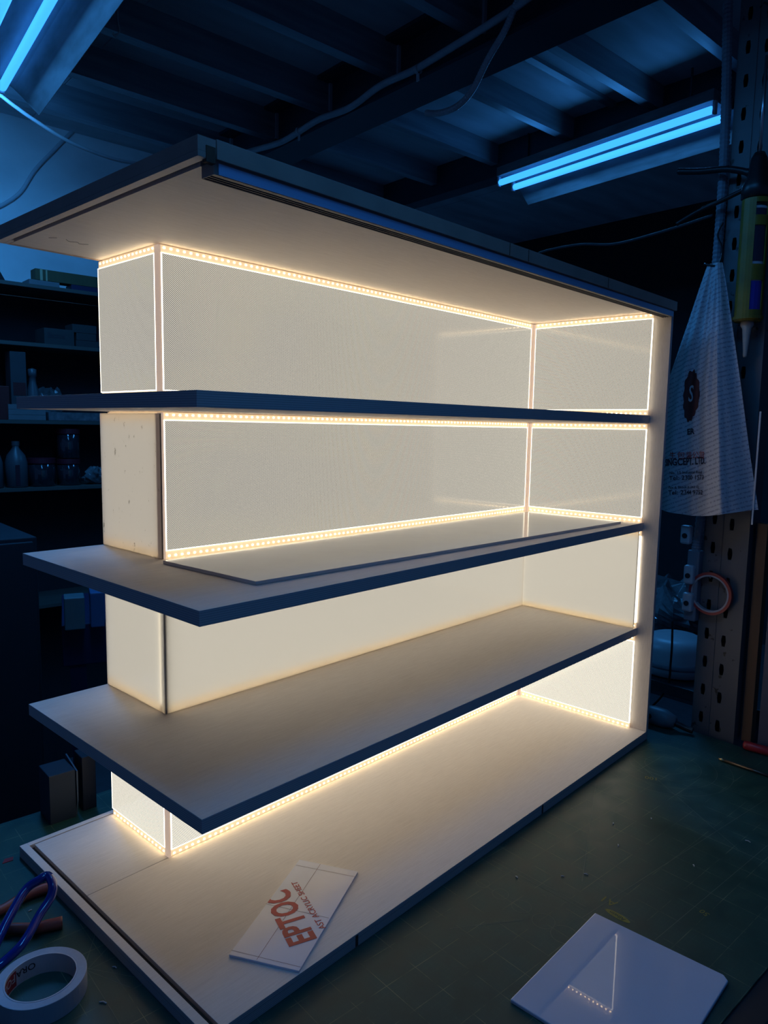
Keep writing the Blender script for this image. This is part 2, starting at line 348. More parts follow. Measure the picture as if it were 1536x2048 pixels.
# ================================================================== LAMPS
def fluorescent(label, rx, ry_far, length=1200.0, turn=math.radians(4.0), power=1.0, end=0.0):
    """two tube batten lamp with folded reflector wings; the local y axis runs from the far end towards the camera (negative)"""
    t = thing('fluorescent_lamp', label, 'lamp', room(rx, ry_far, 1750), RA-turn, 'fluorescent lamps on the ceiling')
    b = MB(); b.box(-62, 62, -length, 0, 24, 62); b.build('batten', REFL, t, bevel=2)
    w_ = MB(); prof = [(62, 26), (84, 14), (112, -8), (160, -50), (162, -49), (114, -6), (86, 17), (62, 29)]
    w_.extrude([(x, 10, z) for x, z in prof], (0, -length-20, 0)); w_.build('reflector_wing', REFL, t)
    for s in (-1, 1):
        tb = MB(); tb.lathe([(10, -length+6), (13, -length+14), (13, -14), (10, -6)], 16, (s*46, 0, 0), axis='y'); tb.build('tube', TUBE, t, smooth=True)
        for y in (-2, -length+2):
            MB().box(s*46-8, s*46+8, y-5, y+5, -16, 26).build('lamp_holder', WHITEPL, t, bevel=1)
    for y in (-120, -length+120): MB().box(-3, 3, y-3, y+3, 62, CZ-1751).build('hanger', STEEL_DARK, t)
    for x, z, ry_, k in ((-46, -15, 0, 1.0), (46, -15, 0, 1.0), (-62, 2, math.radians(100), 0.12)):
        ld = bpy.data.lights.new('tube_light', 'AREA'); ld.shape = 'RECTANGLE'; ld.size = 0.03; ld.size_y = (length-40)*MM
        ld.energy = LAMP_W*k*power; ld.color = TUBE_BLUE
        lo = bpy.data.objects.new('tube_light', ld); COL.objects.link(lo); lo.parent = t; lo.location = Vector((x, -length/2, z))*MM; lo.rotation_euler = (0, ry_, 0)
    if end:      # extra area light added past the lamp end to brighten the back wall
        ld = bpy.data.lights.new('added_wall_light', 'AREA'); ld.shape = 'RECTANGLE'; ld.size = 0.12; ld.size_y = 0.03; ld.energy = LAMP_W*end; ld.color = TUBE_BLUE
        lo = bpy.data.objects.new('added_wall_light', ld); COL.objects.link(lo); lo.parent = t; lo.location = Vector((0, 14, -4))*MM; lo.rotation_euler = (math.radians(58), 0, 0)
    return t
fluorescent('glowing blue-white twin fluorescent lamp at upper right, below the bare ceiling joists', 2166, 1165, 985, power=0.85)
fluorescent('glowing twin fluorescent lamp cut off by the top left corner', 212, 1712, power=1.1, end=0.34)
fluorescent('twin fluorescent lamp of the same row, overhead behind the photographer', -20, 250, power=0.7)

# ================================================================== WORK TABLE AND CUTTING MAT
tab = thing('work_table', 'dark workshop table under the green cutting mat', 'table', room(140, -200, FZ), RA)
MB().box(-1040, 1036, -535, 518, FZ*-1+TZ-33, FZ*-1+TZ-3).build('table_top', mat('dark_table_board', (0.03, 0.03, 0.035), 0.5), tab, bevel=2)
for sx in (-1, 1):
    for sy in (-1, 1):
        MB().box(sx*990-30, sx*990+30, sy*480-30, sy*480+30, 0, FZ*-1+TZ-33).build('leg', STEEL_DARK, tab)
gm = thing('cutting_mat', 'large dark green gridded cutting mat lying on the table', 'mat', room(0, 0, TZ), RA)
MB().box(-890, 1172, -700, 310, -3, 0).build('mat_sheet', MATGREEN, gm, bevel=0.6)
def mloc(px, py): p = at(px, py, z=TZ); return Vector((p.x, p.y, 0))
def ring_print(c, r, wd, material, parent, n=40):
    mb = MB(); vs = []
    for k in range(n):
        a = 2*math.pi*k/n; vs += [c+Vector((r*math.cos(a), r*math.sin(a), 0.2)), c+Vector(((r+wd)*math.cos(a), (r+wd)*math.sin(a), 0.2))]
    mb.add(vs, [(2*k, 2*k+1, (2*k+3) % (2*n), (2*k+2) % (2*n)) for k in range(n)]); return mb.build('printed_circle', material, parent)
for i, (px, py) in enumerate(((966, 1767), (1001, 1788), (1043, 1813), (1087, 1842), (1128, 1869))):
    ring_print(mloc(px, py), 10+i*2.0, 0.5, INK_PALE, gm)
for r_ in (40, 70, 100, 130): ring_print(mloc(1330, 1530), r_, 0.6, INK_PALE, gm, 64)
def line_print(pa, pb, wd, material=INK_PALE, name='printed_line'):
    a, b = mloc(*pa), mloc(*pb); n = (b-a).normalized(); s = Vector((-n.y, n.x, 0))*wd/2; z = Vector((0, 0, 0.2))
    MB().add([a-s+z, b-s+z, b+s+z, a+s+z], [(0, 1, 2, 3)]).build(name, material, gm)
for pa, pb in (((1192, 1568), (1164, 1763)), ((1260, 1512), (1475, 1698)), ((985, 1721), (1168, 1820)), ((990, 1716), (1172, 1814)), ((900, 1857), (1045, 1840)),
               ((176, 1937), (300, 1960)), ((176, 1940), (260, 1900)), ((176, 1938), (225, 1885)), ((176, 1942), (260, 1975)), ((176, 1945), (240, 2048)), ((172, 1925), (190, 1870)),
               ((1165, 1835), (1530, 1600)), ((1310, 1880), (1536, 1690))):
    line_print(pa, pb, 0.7)
flat_text('A1', mloc(1237, 1806), mloc(1211, 1793), gm, INK_YELLOW)
ov = MB(); c_, e1 = (mloc(1260, 1846)+mloc(1211, 1818))/2, (mloc(1211, 1818)-mloc(1260, 1846))/2; e2 = Vector((-e1.y, e1.x, 0))*0.30
ov.add([c_+e1*math.cos(2*math.pi*k/28)+e2*math.sin(2*math.pi*k/28)+Vector((0, 0, 0.2)) for k in range(28)], [tuple(range(28))]); ov.build('printed_oval', INK_YELLOW, gm)
flat_text('Allwin', c_-e1*0.62-e2*0.45, c_+e1*0.62-e2*0.45, gm, mat('mat_dark_print', (0.02, 0.045, 0.035), 0.6), lift=0.4)
flat_text('50', mloc(1420, 1829), mloc(1405, 1819), gm, INK_YELLOW)
flat_text('100', mloc(1313, 1556), mloc(1290, 1552), gm, INK_YELLOW)
SHAV = ['tiny white shaving just right of the printed circles', 'tiny white shaving left of the long printed slanting line', 'tiny white shaving at the lower end of the printed slanting line',
        'tiny white shaving halfway up the printed slanting line', 'tiny white shaving nearest the cabinet front edge', 'tiny white shaving in the middle of the open mat',
        'tiny white shaving farthest right on the mat', 'tiny white shaving above the yellow printed 50', 'tiny white shaving just right of the white tape roll', 'tiny white shaving between tape roll and cabinet base', 'tiny white shaving between the two plier handles']
for i, (px, py) in enumerate(((1034, 1755), (1125, 1753), (1172, 1749), (1237, 1692), (1227, 1648), (1303, 1638), (1496, 1683), (1388, 1732), (207, 2005), (230, 1935), (60, 1822))):
    p = at(px, py, z=TZ); a = random.uniform(0, 3); L = random.uniform(2.2, 5)
    tag(MB().tube([(-L*math.cos(a), -L*math.sin(a), 0.8), (0, 0, 1.4), (L*math.cos(a+0.5), L*math.sin(a+0.5), 0.8)], 0.8, 6).build('plastic_shaving', WHITEPL, loc=room(p.x, p.y, TZ)),
        SHAV[i], 'shaving', 'plastic shavings on the cutting mat')
p = at(15, 1721, z=TZ)
tag(MB().prism([(-9, -4), (6, -6), (10, 3), (-2, 6)], 0, 1).build('plastic_scrap', REDPL, loc=room(p.x, p.y, TZ)), 'small dark red plastic scrap on the mat at left edge', 'scrap')

# ================================================================== THE LIT CABINET
W, D, L, FS, FB = 1003.0, 186.0, 131.0, 296.6, 331.4
ZS = [712.3, 475.3, 235.5]; ZT = 931.5; TS = 18.0; PR = -294.4; TB = -TZ
cab = thing('display_cabinet', 'large pale wooden display cabinet with glowing backlit panels and three shelves', 'cabinet', (0, 0, 0))
# base
bs = MB(); bs.box(-148.5, 1018, -FB, 200, -TB+0.5, -7, 0, 1); base = bs.build('base_board', [DARKGROOVE, PLY], cab)
for nm, q in (('edging', (-148.5, -137, -FB, 200)), ('edging', (-137, 1018, 190, 200)), ('deck_panel', (-130, 1018, -FB, 2.6)), ('deck_panel', (-130, 1018, 3.2, 187))):
    MB().box(*q, -7, 0, 0, 1).build(nm, [VENEER, PLY], base, bevel=0.4)
for x in (82, 560): MB().box(x, x+5, -FB-0.3, -FB+1, -TB+1, -2).build('edge_joint', DARKGROOVE, base)
# right side wall
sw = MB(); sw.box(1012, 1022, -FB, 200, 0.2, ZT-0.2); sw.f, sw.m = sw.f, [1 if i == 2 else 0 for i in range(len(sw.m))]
sw.build('side_wall', [VENEER_SHADED, PLY], cab, bevel=0.4)
# top with edging, groove and the front rail
tp = MB(); tp.box(-152, 1022, -336, 186, ZT+6, ZT+19.5, 0, 1); top = tp.build('top_board', [DARKGROOVE, GREYLAM], cab)
MB().box(-152, -141.5, -336, 186, ZT, ZT+6, 0, 1).build('edging', [VENEER, GREYLAM], top, bevel=0.3)
MB().box(-141, -135, 160, 186, ZT, ZT+6).build('edging', VENEER, top)
MB().box(-133.5, 1011.5, -312, 176, ZT, ZT+6).build('underside_panel', VENEER, top)
MB().box(-135, 1011.5, 178, 186, ZT, ZT+6).build('edging', PINKWOOD, top)
MB().box(-131.5, 1022, -338, -327, ZT+1.5, ZT+20, 0, 0).build('fascia', GREYLAM, top, bevel=0.4)
MB().box(-143, -132.5, -337, -330, ZT-3, ZT+12).build('corner_block', DARKGROOVE, top)
for x in (380, 432, 700): MB().box(x, x+1.5, -338.4, -337.9, ZT+2, ZT+19.5).build('fascia_joint', DARKGROOVE, top)
rl_ = MB(); rl_.box(-132, 1011, -334.5, -329, ZT-12, ZT+1.4); rl_.box(-132, 1011, -329, -312.5, ZT-9, ZT+1.4)
for y in (-324, -318.5): rl_.box(-132, 1011, y-1.0, y, ZT-12, ZT-9)
rl_.box(-132, 1011, -314, -312.5, ZT-12, ZT-9)
rail = rl_.build('sliding_track', [mat('track_plastic', (0.20, 0.19, 0.18), 0.5)], cab)
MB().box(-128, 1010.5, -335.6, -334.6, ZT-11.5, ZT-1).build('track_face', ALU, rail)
MB().box(-132.8, -132.1, -334, -313, ZT-12, ZT).build('end_cap', GREYLAM, rail)
sc = MB()
for pts in ([(-92, 88, 0), (-84, 96, 0), (-74, 92, 0), (-68, 98, 0), (-58, 92, 0)], [(-112, 98, 0), (-104, 90, 0)]):
    sc.tube(smooth_path([(x, y, ZT-0.15) for x, y, _ in pts]), 0.35, 5)
sc.build('pencil_mark', INK_DARK, top)
# shelves
for z in ZS:
    sh = MB(); sh.box(-L, 1011.6, -FS, D, z-TS, z, 0, 1); sh.build('shelf', [VENEER, PLY], cab, bevel=0.5)
# light bays, from the top one down
BAYS = [(ZS[0], ZT, 'dots'), (ZS[1], ZS[0]-TS, 'dots'), (ZS[2], ZS[1]-TS, 'opal'), (0.0, ZS[2]-TS, 'dots')]
LPITCH = 11.0; DB = DOT_BEHIND
def light_panel(axis, a0, a1, off, z0, z1, face):
    """light guide panel with its LED tapes above and below. axis 'x': runs along x at y=off, faces -y; axis 'y': runs along y at x=off, faces -x"""
    def P(a, d, z): return (a, off+d, z) if axis == 'x' else (off+d, a, z)
    def bx(mb, a_0, a_1, d0, d1, z_0, z_1, mi=0):
        p0, p1 = P(a_0, d0, z_0), P(a_1, d1, z_1); mb.box(min(p0[0], p1[0]), max(p0[0], p1[0]), min(p0[1], p1[1]), max(p0[1], p1[1]), z_0, z_1, mi)
    g0, g1 = z0+12.0, z1-12.5
    mb = MB(); bx(mb, a0+1.15, a1-1.15, 0.3, 3.8, g0+1.15, g1-1.15); pan = mb.build('light_panel', face, cab)
    e = MB()
    for q in ((a0, a1, g0, g0+1.1), (a0, a1, g1-1.1, g1), (a0, a0+1.1, g0+1.1, g1-1.1), (a1-1.1, a1, g0+1.1, g1-1.1)): bx(e, q[0], q[1], 0, 4, q[2], q[3])
    e.build('panel_edge', EDGE_GLOW, pan)
    for zz0, zz1, up in ((z0+0.6, g0-0.3, 1), (g1+0.3, z1-1.6, 0)):
        tpm = MB(); bx(tpm, a0, a1, 1.8, 4, zz0, zz1); st = tpm.build('led_tape', TAPE, pan)
        n = int((a1-a0)/LPITCH); ld = MB(); zc = zz0+3.6 if up else zz1-3.6
        for k in range(n):
            c = a0+(a1-a0)*(k+0.5)/n; bx(ld, c-1.5, c+1.5, 1.0, 1.9, zc-1.0, zc+1.0)
        lo = ld.build('diodes', DIODE, st); lo['kind'] = 'stuff'
for bi, (z0, z1, kind) in enumerate(BAYS):
    rec = 9.0 if kind == 'opal' else 0.0
    rl2 = 9.0 if (kind == 'opal' or bi == 1) else 0.0
    MB().box(5+rl2, 1011.5, 5+rec, D, z0+0.1, z1-0.1).build('core_panel', WHITEWOOD, cab)
    light_panel('x', (5 if not rec else 3), (995 if not rec else 999), 0.3+rec, z0, z1, DB if rec else (DOT_LOW if bi == 3 else DOT)); dl = DB if rl2 else (DOT_LOW if bi == 3 else DOT)
    light_panel('y', (13 if kind != 'opal' else 6+rec), D-1, (0.3 if not rl2 else rl2), z0, z1, dl)
    light_panel('y', PR, (-6.0 if kind != 'opal' else 4), 1003.3+(4 if kind == 'opal' else 0), z0, z1, DB if rec else (DOT_LOW if bi == 3 else DOT))
    if kind == 'opal':
        MB().prism([(-1.6, -1.4), (999.9, -1.4), (999.9, 1.6), (1.4, 1.6), (1.4, D), (-1.6, D)], z0+0.2, z1-0.6).build('diffuser', OPAL, cab)
        MB().box(-1.9, -1.65, -1.7, -1.2, z0+0.3, z1-0.7).build('corner_joint', PINKWOOD, cab)
        MB().box(1000, 1003, PR+2, 1.6, z0+0.2, z1-0.6).build('diffuser', OPAL, cab, bevel=0.4)
    else:
        MB().box(0.5, 4.2, 1.0, 12, z0+0.2, z1-2).build('guide_margin', MARGIN, cab)
        MB().box(995.6, 1003, 0.6, 3.6, z0+0.2, z1-2).build('guide_margin', MARGIN, cab)
        MB().box(1003.5, 1006.5, -5.6, 0.4, z0+0.2, z1-2).build('guide_margin', MARGIN, cab)
        if bi == 1:
            MB().box(-2.4, 0.3, 0.6, D, z0+0.2, z1-3).build('diffuser', OPAL_DIRTY, cab, bevel=0.4)

# ================================================================== SHEETS AND SMALL THINGS ON AND AROUND THE CABINET
ZSH = ZS[1]+0.2
pts = [on_z(326, 1121, ZSH+5), on_z(512, 1163, ZSH+5), on_z(1242, 1043, ZSH+5), on_z(1066, 1022, ZSH+5)]
o = MB().prism([(p.x, p.y) for p in pts], ZSH, ZSH+5).build('acrylic_sheet', mat('milky_acrylic', (0.66, 0.65, 0.64), 0.16, coat=0.3, var=0.03), bevel=0.5)
tag(o, 'long milky acrylic strip lying flat on the middle shelf', 'acrylic sheet')
q4 = [on_z(599, 1719, 3.2), on_z(716, 1743, 3.2), on_z(598, 1942, 3.2), on_z(458, 1909, 3.2)]
off = thing('acrylic_offcut', 'white acrylic offcut with red lettering lying on the cabinet base', 'acrylic offcut', (0, 0, 0))
MB().prism([(p.x, p.y) for p in reversed(q4)], 0.2, 3.2).build('sheet', mat('white_acrylic', (0.82, 0.82, 0.90), 0.2, var=0.04), off, bevel=0.3)
def on_off(cx, cy): return on_z(400+cx/3.84, 1650+cy/3.84, 3.25)
_e = (q4[3]-q4[0]); flat_text('EPTOC', on_off(892, 872), on_off(668, 490), off, INK_RED, bold=0.03, hscale=1.4, name='red_logo_lettering', clip=(q4[0], Vector((_e.y, -_e.x, 0)).normalized()*(1 if Vector((_e.y, -_e.x, 0)).dot(q4[0]-q4[1]) > 0 else -1)))
flat_text('AST ACRYLIC SHEET', on_off(968, 792), on_off(742, 432), off, INK_RED, bold=0.01, name='red_small_lettering')
lp = MB()
def off_line(a, b, wd=0.5):
    a, b = on_off(*a), on_off(*b); n = (b-a).normalized(); s = Vector((-n.y, n.x, 0))*wd/2; z = Vector((0, 0, 0.12)); lp.add([a-s+z, b-s+z, b+s+z, a+s+z], [(0, 1, 2, 3)])
off_line((735, 308), (1190, 398)); off_line((925, 300), (435, 1035)); off_line((240, 962), (775, 1092)); off_line((505, 605), (990, 715))
lp.build('pencil_line', mat('brown_pencil', (0.22, 0.10, 0.09), 0.7), off)
tl = MB(); tl.prism([(147, -534), (150, -717), (366, -717), (373, -709), (369, -533)], TZ+0.2, TZ+5.2)
tag(tl.build('acrylic_tile', mat('glossy_white_acrylic', (0.62, 0.66, 0.78), 0.02, var=0.02), bevel=1.2), 'glossy white acrylic square on the green mat mirroring the glowing cabinet', 'acrylic tile')
# roll of white tape
ro = thing('tape_roll', 'wide roll of white adhesive tape with red printed core on the mat', 'tape', (-242.2, -115.4, TZ))
MB().lathe([(41, 0.2), (51.7, 0.2), (51.7, 25), (41, 25)], 72, closed=True).build('tape_winding', mat('white_tape', (0.42, 0.45, 0.52), 0.45, var=0.05, nscale=(200, 200, 4)), ro, bevel=0.5)
MB().lathe([(39.3, 0.1), (41, 0.1), (41, 25.2), (39.3, 25.2)], 72, closed=True).build('core', mat('core_card', (0.56, 0.56, 0.60), 0.6), ro)
def core_text(text, th0, th1, material, zc=18.5, hs=1.0):
    v, f, wd = glyphs(text, 0.01); k = math.radians(th1-th0)/wd; R_ = 39.0
    MB().add([(R_*math.cos(math.radians(th0)+x*k), R_*math.sin(math.radians(th0)+x*k), zc-y*k*R_*hs) for x, y in v], f).build('printed_text', material, ro)
def core_patch(th0, th1, z0, z1, material):
    n = 10; vs = []
    for i in range(n+1):
        a = math.radians(th0+(th1-th0)*i/n); vs += [(39.15*math.cos(a), 39.15*math.sin(a), z0), (39.15*math.cos(a), 39.15*math.sin(a), z1)]
    MB().add(vs, [(2*i, 2*i+2, 2*i+3, 2*i+1) for i in range(n)]).build('printed_patch', material, ro)
for a in (78, -90):
    core_patch(a+36, a+80, 2, 22, mat('core_red', (0.30, 0.03, 0.04), 0.5)); core_text('ORA', a, a+36, INK_DARK); core_text('FOL', a+39, a+74, WHITEPL)
# pliers with red grips, bent blue tube
pl = thing('pliers', 'pair of pliers with dull red grips lying on the mat', 'pliers', (0, 0, TZ))
for pts_, nm in (([(-173, -14), (-190, -6), (-207, 3), (-240, 34), (-290, 60), (-330, 78)], 'handle'), ([(-155, 76), (-172, 80), (-190, 80), (-225, 72), (-270, 76), (-325, 88)], 'handle')):
    mb = MB(); path = smooth_path([(x, y, 8.5) for x, y in pts_], 5); mb.tube(path, [8.2-2.2*i/len(path) for i in range(len(path))], 8)
    mb.build(nm, mat('dull_red_grip', (0.28, 0.075, 0.055), 0.45), pl, smooth=True)
MB().prism([(-320, 66), (-420, 95), (-440, 112), (-420, 118), (-330, 102)], 3, 14).build('jaws', STEEL_DARK, pl, bevel=2)
lx = [(0-25, 1925), (0, 1872), (17, 1838), (50, 1781), (78, 1760), (95, 1752), (105, 1768), (101, 1795), (78, 1832), (48, 1884), (10, 1922), (-20, 1945)]
hz = [10, 26, 36, 52, 60, 62, 58, 46, 34, 22, 12, 8]
lp_ = [on_z(x, y, TZ+h) for (x, y), h in zip(lx, hz)]
bt = thing('blue_tube_loop', 'bent loop of glossy blue plastic tubing beside the tape roll', 'tube', (0, 0, 0))
MB().tube(smooth_path(lp_, 6), 6.2, 12).build('tube_body', mat('glossy_blue_plastic', (0.006, 0.03, 0.26), 0.1, coat=0.8, var=0.05), bt, smooth=True)
# pen and red handle on the right of the mat
a, b = on_z(1437, 1517, TZ+4), on_z(1560, 1559, TZ+4)
pn = thing('metal_scriber', 'thin dark metal rod with brass tip on the mat at right edge', 'scriber', (0, 0, 0)); d = (b-a).normalized()
MB().tube([a+d*12, b], 3.2, 10).build('rod', mat('bronze_rod', (0.16, 0.12, 0.09), 0.3, metal=0.8), pn, smooth=True)
MB().tube([a, a+d*6, a+d*13], [1.5, 3.0, 3.3], 10).build('tip', mat('brass', (0.6, 0.42, 0.2), 0.3, metal=0.9), pn, smooth=True)
a, b = on_z(1487, 1489, TZ+10), on_z(1570, 1512, TZ+10); d = (b-a).normalized()
rh = thing('red_tool_handle', 'round red tool handle lying on the mat beside the right board', 'tool', (0, 0, 0))
MB().tube([a, a+d*3, a+d*8, b], [7, 9.4, 10, 10], 16).build('grip', REDPL, rh, smooth=True)
MB().tube([b, b+d*60], 4, 10).build('shaft', STEEL_DARK, rh, smooth=True)

# ================================================================== RIGHT SIDE: POST AND WHAT HANGS FROM IT
post = thing('rack_post', 'tall slotted steel post with chipped grey paint behind the carrier bag', 'post', room(1190, -307, FZ), RA)
def slotted(y0, y1, cols, z0, z1, x, pitch=67.0, sw_=11.0, sh_=26.0, t=2.2, stag=10):
    mb = MB(); wcol = (y1-y0)/cols; rows = int((z1-z0)/pitch)
    for c in range(cols):
        a = y0+c*wcol; cy = a+wcol/2
        for r_ in range(rows):
            zb = z0+r_*pitch; cz = zb+pitch/2+(stag if c else 0)
            outer = [(a, zb), (cy, zb), (a+wcol, zb), (a+wcol, zb+pitch/2), (a+wcol, zb+pitch), (cy, zb+pitch), (a, zb+pitch), (a, zb+pitch/2)]
            hw, hh = sw_/2, sh_/2
            inner = [(cy-hw*.65, cz-hh), (cy, cz-hh), (cy+hw*.65, cz-hh), (cy+hw, cz), (cy+hw*.65, cz+hh), (cy, cz+hh), (cy-hw*.65, cz+hh), (cy-hw, cz)]
            vs = [(x, p, q) for p, q in outer]+[(x, p, q) for p, q in inner]+[(x+t, p, q) for p, q in outer]+[(x+t, p, q) for p, q in inner]
            fs = []
            for k in range(8):
                j = (k+1) % 8; fs += [(k, 8+k, 8+j, j), (16+k, 16+j, 24+j, 24+k), (8+k, 24+k, 24+j, 8+j)]
            mb.add(vs, fs)
    return mb
slotted(-39, 39, 2, 0, 2740, 0).build('slotted_face', POSTPAINT, post)
MB().box(0, 55, -58, -39.2, 0, 2740).build('return_flange', POSTPAINT, post); MB().box(2.4, 60, 39.2, 42, 0, 2740).build('return_flange', POSTPAINT, post)
MB().box(56, 59, -39, 39, 0, 2740).build('slot_light_blocker', STEEL_DARK, post); MB().box(-1.5, 0, -1, 1, 0, 2740).build('centre_crease', POSTPAINT, post)  # dark plate added behind the slots to stop light showing through
def ribbed(pts, r, amp, step=4.0):
    P = smooth_path(pts, 20); out = [P[0]]; acc = 0
    for i in range(1, len(P)):
        seg = P[i]-P[i-1]; l = seg.length; n = max(1, int(l/step))
        for k in range(1, n+1): out.append(P[i-1]+seg*(k/n))
    return MB().tube(out, [r+(amp if i % 2 else 0) for i in range(len(out))], 10)
a0 = at(1456, 0, rx=1184); a1 = at(1447, 340, rx=1184); a2 = at(1404, 1000, rx=1184); a3 = at(1392, 1100, rx=1184); a4 = at(1383, 1240, rx=1184)
cb = thing('ribbed_conduit', 'grey ribbed conduit running down the left edge of the steel post', 'conduit', room(1184, a3.y, TZ), RA)
def loc_of(t_, p): return Vector((p.x, p.y, p.z)) - t_
base_ = Vector((1184, a3.y, TZ))
ribbed([loc_of(base_, p) for p in (at(1457, -60, rx=1184), a0, a1, at(1420, 700, rx=1184), a2, a3)], 9.5, 1.2).build('ribbed_tube', mat('grey_conduit', (0.20, 0.22, 0.26), 0.45), cb)
MB().box(-12, 12, -14, 14, loc_of(base_, a4).z, loc_of(base_, a3).z).build('sleeve', mat('grey_conduit', (0.2, 0.22, 0.26)), cb, bevel=3)
# sockets on the conduit
for i, (px, py) in enumerate(((1385, 1070), (1391, 1150), (1388, 1205))):
    p = at(px, py, rx=1172)
    sk = thing('plug_socket', ('white socket body at top of the three beside the post', 'white socket body in the middle of the three beside the post', 'white socket body lowest of the three beside the post')[i], 'socket', room(p.x-4, p.y+12, p.z-22), RA, 'sockets beside the steel post')
    MB().box(-9, 9, -12, 12, 0, 44).build('body', WHITEPL, sk, bevel=5); MB().lathe([(6, -11), (6, -8.5)], 12, (0, 0, 20), axis='x').build('socket_hole', BLACKPL, sk)
# carrier bag
ZT_B, ZB_B = 1038.0, 506.0
def bag_prof(ry, z):
    v = min(1, max(0, (ZT_B-z)/(ZT_B-ZB_B))); l, r_ = bag_sides(v); u = (l-ry)/(l-r_)
    pts_ = ((0, 26), (0.12, 0), (0.30, -16), (0.42, -6), (0.52, -17), (0.70, -34), (0.80, -36), (0.84, -16), (1.0, 24))
    d = pts_[-1][1]
    for (u0, d0), (u1, d1) in zip(pts_, pts_[1:]):
        if u <= u1:
            t = max(0, (u-u0)/(u1-u0)); t = t*t*(3-2*t); d = d0+(d1-d0)*t; break
    fold = 3.0*math.sin(u*34+v*3)*(1-v)**0.7*min(1, v*6) + 4*math.sin(u*9+v*11)*v*(1-v)
    return d*(0.14+0.86*v**0.8) + fold
def bag_sides(v):
    l = -258 + 90*min(1, v/0.52)**0.95 + 26*max(0, v-0.52)/0.48
    r_ = -290 - 104*v**0.95
    return l, r_
bg = thing('carrier_bag', 'white printed plastic carrier bag hanging from the steel post', 'bag', room(1130, -300, 480), RA)
mb = MB(); NU, NV = 46, 40; vs = []; uvs = []
for side in (0, 1):
    for j in range(NV+1):
        v = j/NV; l, r_ = bag_sides(v)
        for i in range(NU+1):
            u = i/NU; ry = l+(r_-l)*u; sag = (18*math.sin(math.pi*u)**1.3 - 10*u)*v**6; z = ZT_B-(ZT_B-ZB_B)*v-sag
            d = bag_prof(ry, z) if side == 0 else (26+8*math.sin(u*7))*(0.14+0.86*v)+2
            if side == 1 and i in (0, NU): d = bag_prof(ry, z)
            vs.append((d, ry+300, z-480)); uvs.append((-ry*MM, z*MM))
fs = []
o2 = (NU+1)*(NV+1)
for j in range(NV):
    for i in range(NU):
        a = j*(NU+1)+i; fs.append((a, a+1, a+NU+2, a+NU+1)); fs.append((o2+a, o2+a+NU+1, o2+a+NU+2, o2+a+1))
mb.add(vs, fs); mb.uv = uvs; bag_film = mb.build('bag_film', BAGFILM, bg, smooth=True)
def bag_print(text, ry0, z0, wd, material, ang=0.0, hs=1.0, name='printed_text', bold=0.01):
    v, f, w0 = glyphs(text, bold); k = wd/w0; ca, sa = math.cos(ang), math.sin(ang); out = []
    for x, y in v:
        px_, pz_ = x*k, y*k*hs; ry = ry0-(px_*ca-pz_*sa); z = z0+px_*sa+pz_*ca; out.append((bag_prof(ry, z)-1.2, ry+300, z-480))
    MB().add(out, f).build(name, material, bg)
lg = MB(); vs = []; NR, NA = 5, 64
for i in range(NR+1):
    for k in range(NA):
        a = 2*math.pi*k/NA; rr = i/NR*(1+0.06*math.sin(a*3+1)+0.05*math.sin(a*13)); ry = -247-19*rr*math.cos(a); z = 752+56*rr*math.sin(a)*(1+0.12*math.sin(a)); vs.append((bag_prof(ry, z)-1.0, ry+300, z-480))
lg.add(vs, [(i*NA+k, i*NA+(k+1) % NA, (i+1)*NA+(k+1) % NA, (i+1)*NA+k) for i in range(NR) for k in range(NA)]); lg.build('printed_emblem', mat('maroon_print', (0.10, 0.012, 0.010), 0.5), bg)
bag_print('S', -239, 745, 13, mat('bag_white_print', (0.5, 0.5, 0.52), 0.4), hs=1.6)
bag_print('ER', -243, 672, 20, INK_DARK, 0.1, bold=0.03)
bag_print('生包装公司', -208, 618, 84, INK_RED, 0.05, bold=0.0)
bag_print('ER SINGCEPT. LTD.', -176, 598, 122, INK_DARK, 0.10, hs=1.5, bold=0.03)
for i, (t_, wd) in enumerate((('No. 15 Industrial Road', 78), ('Tel: 2300 1573', 84), ('Fax 6 Block A Unit 02', 72), ('Tel: 2344 9752', 84))): bag_print(t_, -212, 582-i*13.5-(6 if i > 1 else 0), wd, INK_DARK, 0.09, name='printed_small_text')
pth = [at(1408, 528, rx=1128), at(1436, 530, rx=1128), at(1445, 500, rx=1150), at(1435, 470, rx=1165), at(1446, 445, rx=1168)]
MB().tube(smooth_path([(p.x-1130, p.y+300, p.z-480) for p in pth], 6), 2.2, 8).build('handle_loop', BLACKPL, bg, smooth=True)
# caulking gun, hanging nozzle down
gz = at(1494, 520, rx=1150)
gu = thing('caulking_gun', 'yellow caulking gun hanging nozzle down on the steel post', 'caulking gun', room(1157, -341, 842), RA)
def cyl_patch(mb, R_, th0, th1, z0, z1, t=2.0, mi=0, n=8):
    vs = []
    for i in range(n+1):
        a = math.radians(th0+(th1-th0)*i/n); c, s = math.cos(a), math.sin(a); vs += [(R_*c, R_*s, z0), (R_*c, R_*s, z1), ((R_-t)*c, (R_-t)*s, z0), ((R_-t)*c, (R_-t)*s, z1)]
    fs = []
    for i in range(n):
        b = 4*i; fs += [(b, b+4, b+5, b+1), (b+2, b+3, b+7, b+6), (b+1, b+5, b+7, b+3), (b, b+2, b+6, b+4)]
    fs += [(0, 1, 3, 2), (4*n, 4*n+2, 4*n+3, 4*n+1)]; mb.add(vs, fs, mi)
YEL = mat('yellow_enamel', (0.22, 0.155, 0.012), 0.4, var=0.25)
sl = MB()   # half round sleeve with three windows, open towards the lower right
cyl_patch(sl, 27, 95, 205, 76, 318); cyl_patch(sl, 27, 262, 300, 76, 318)
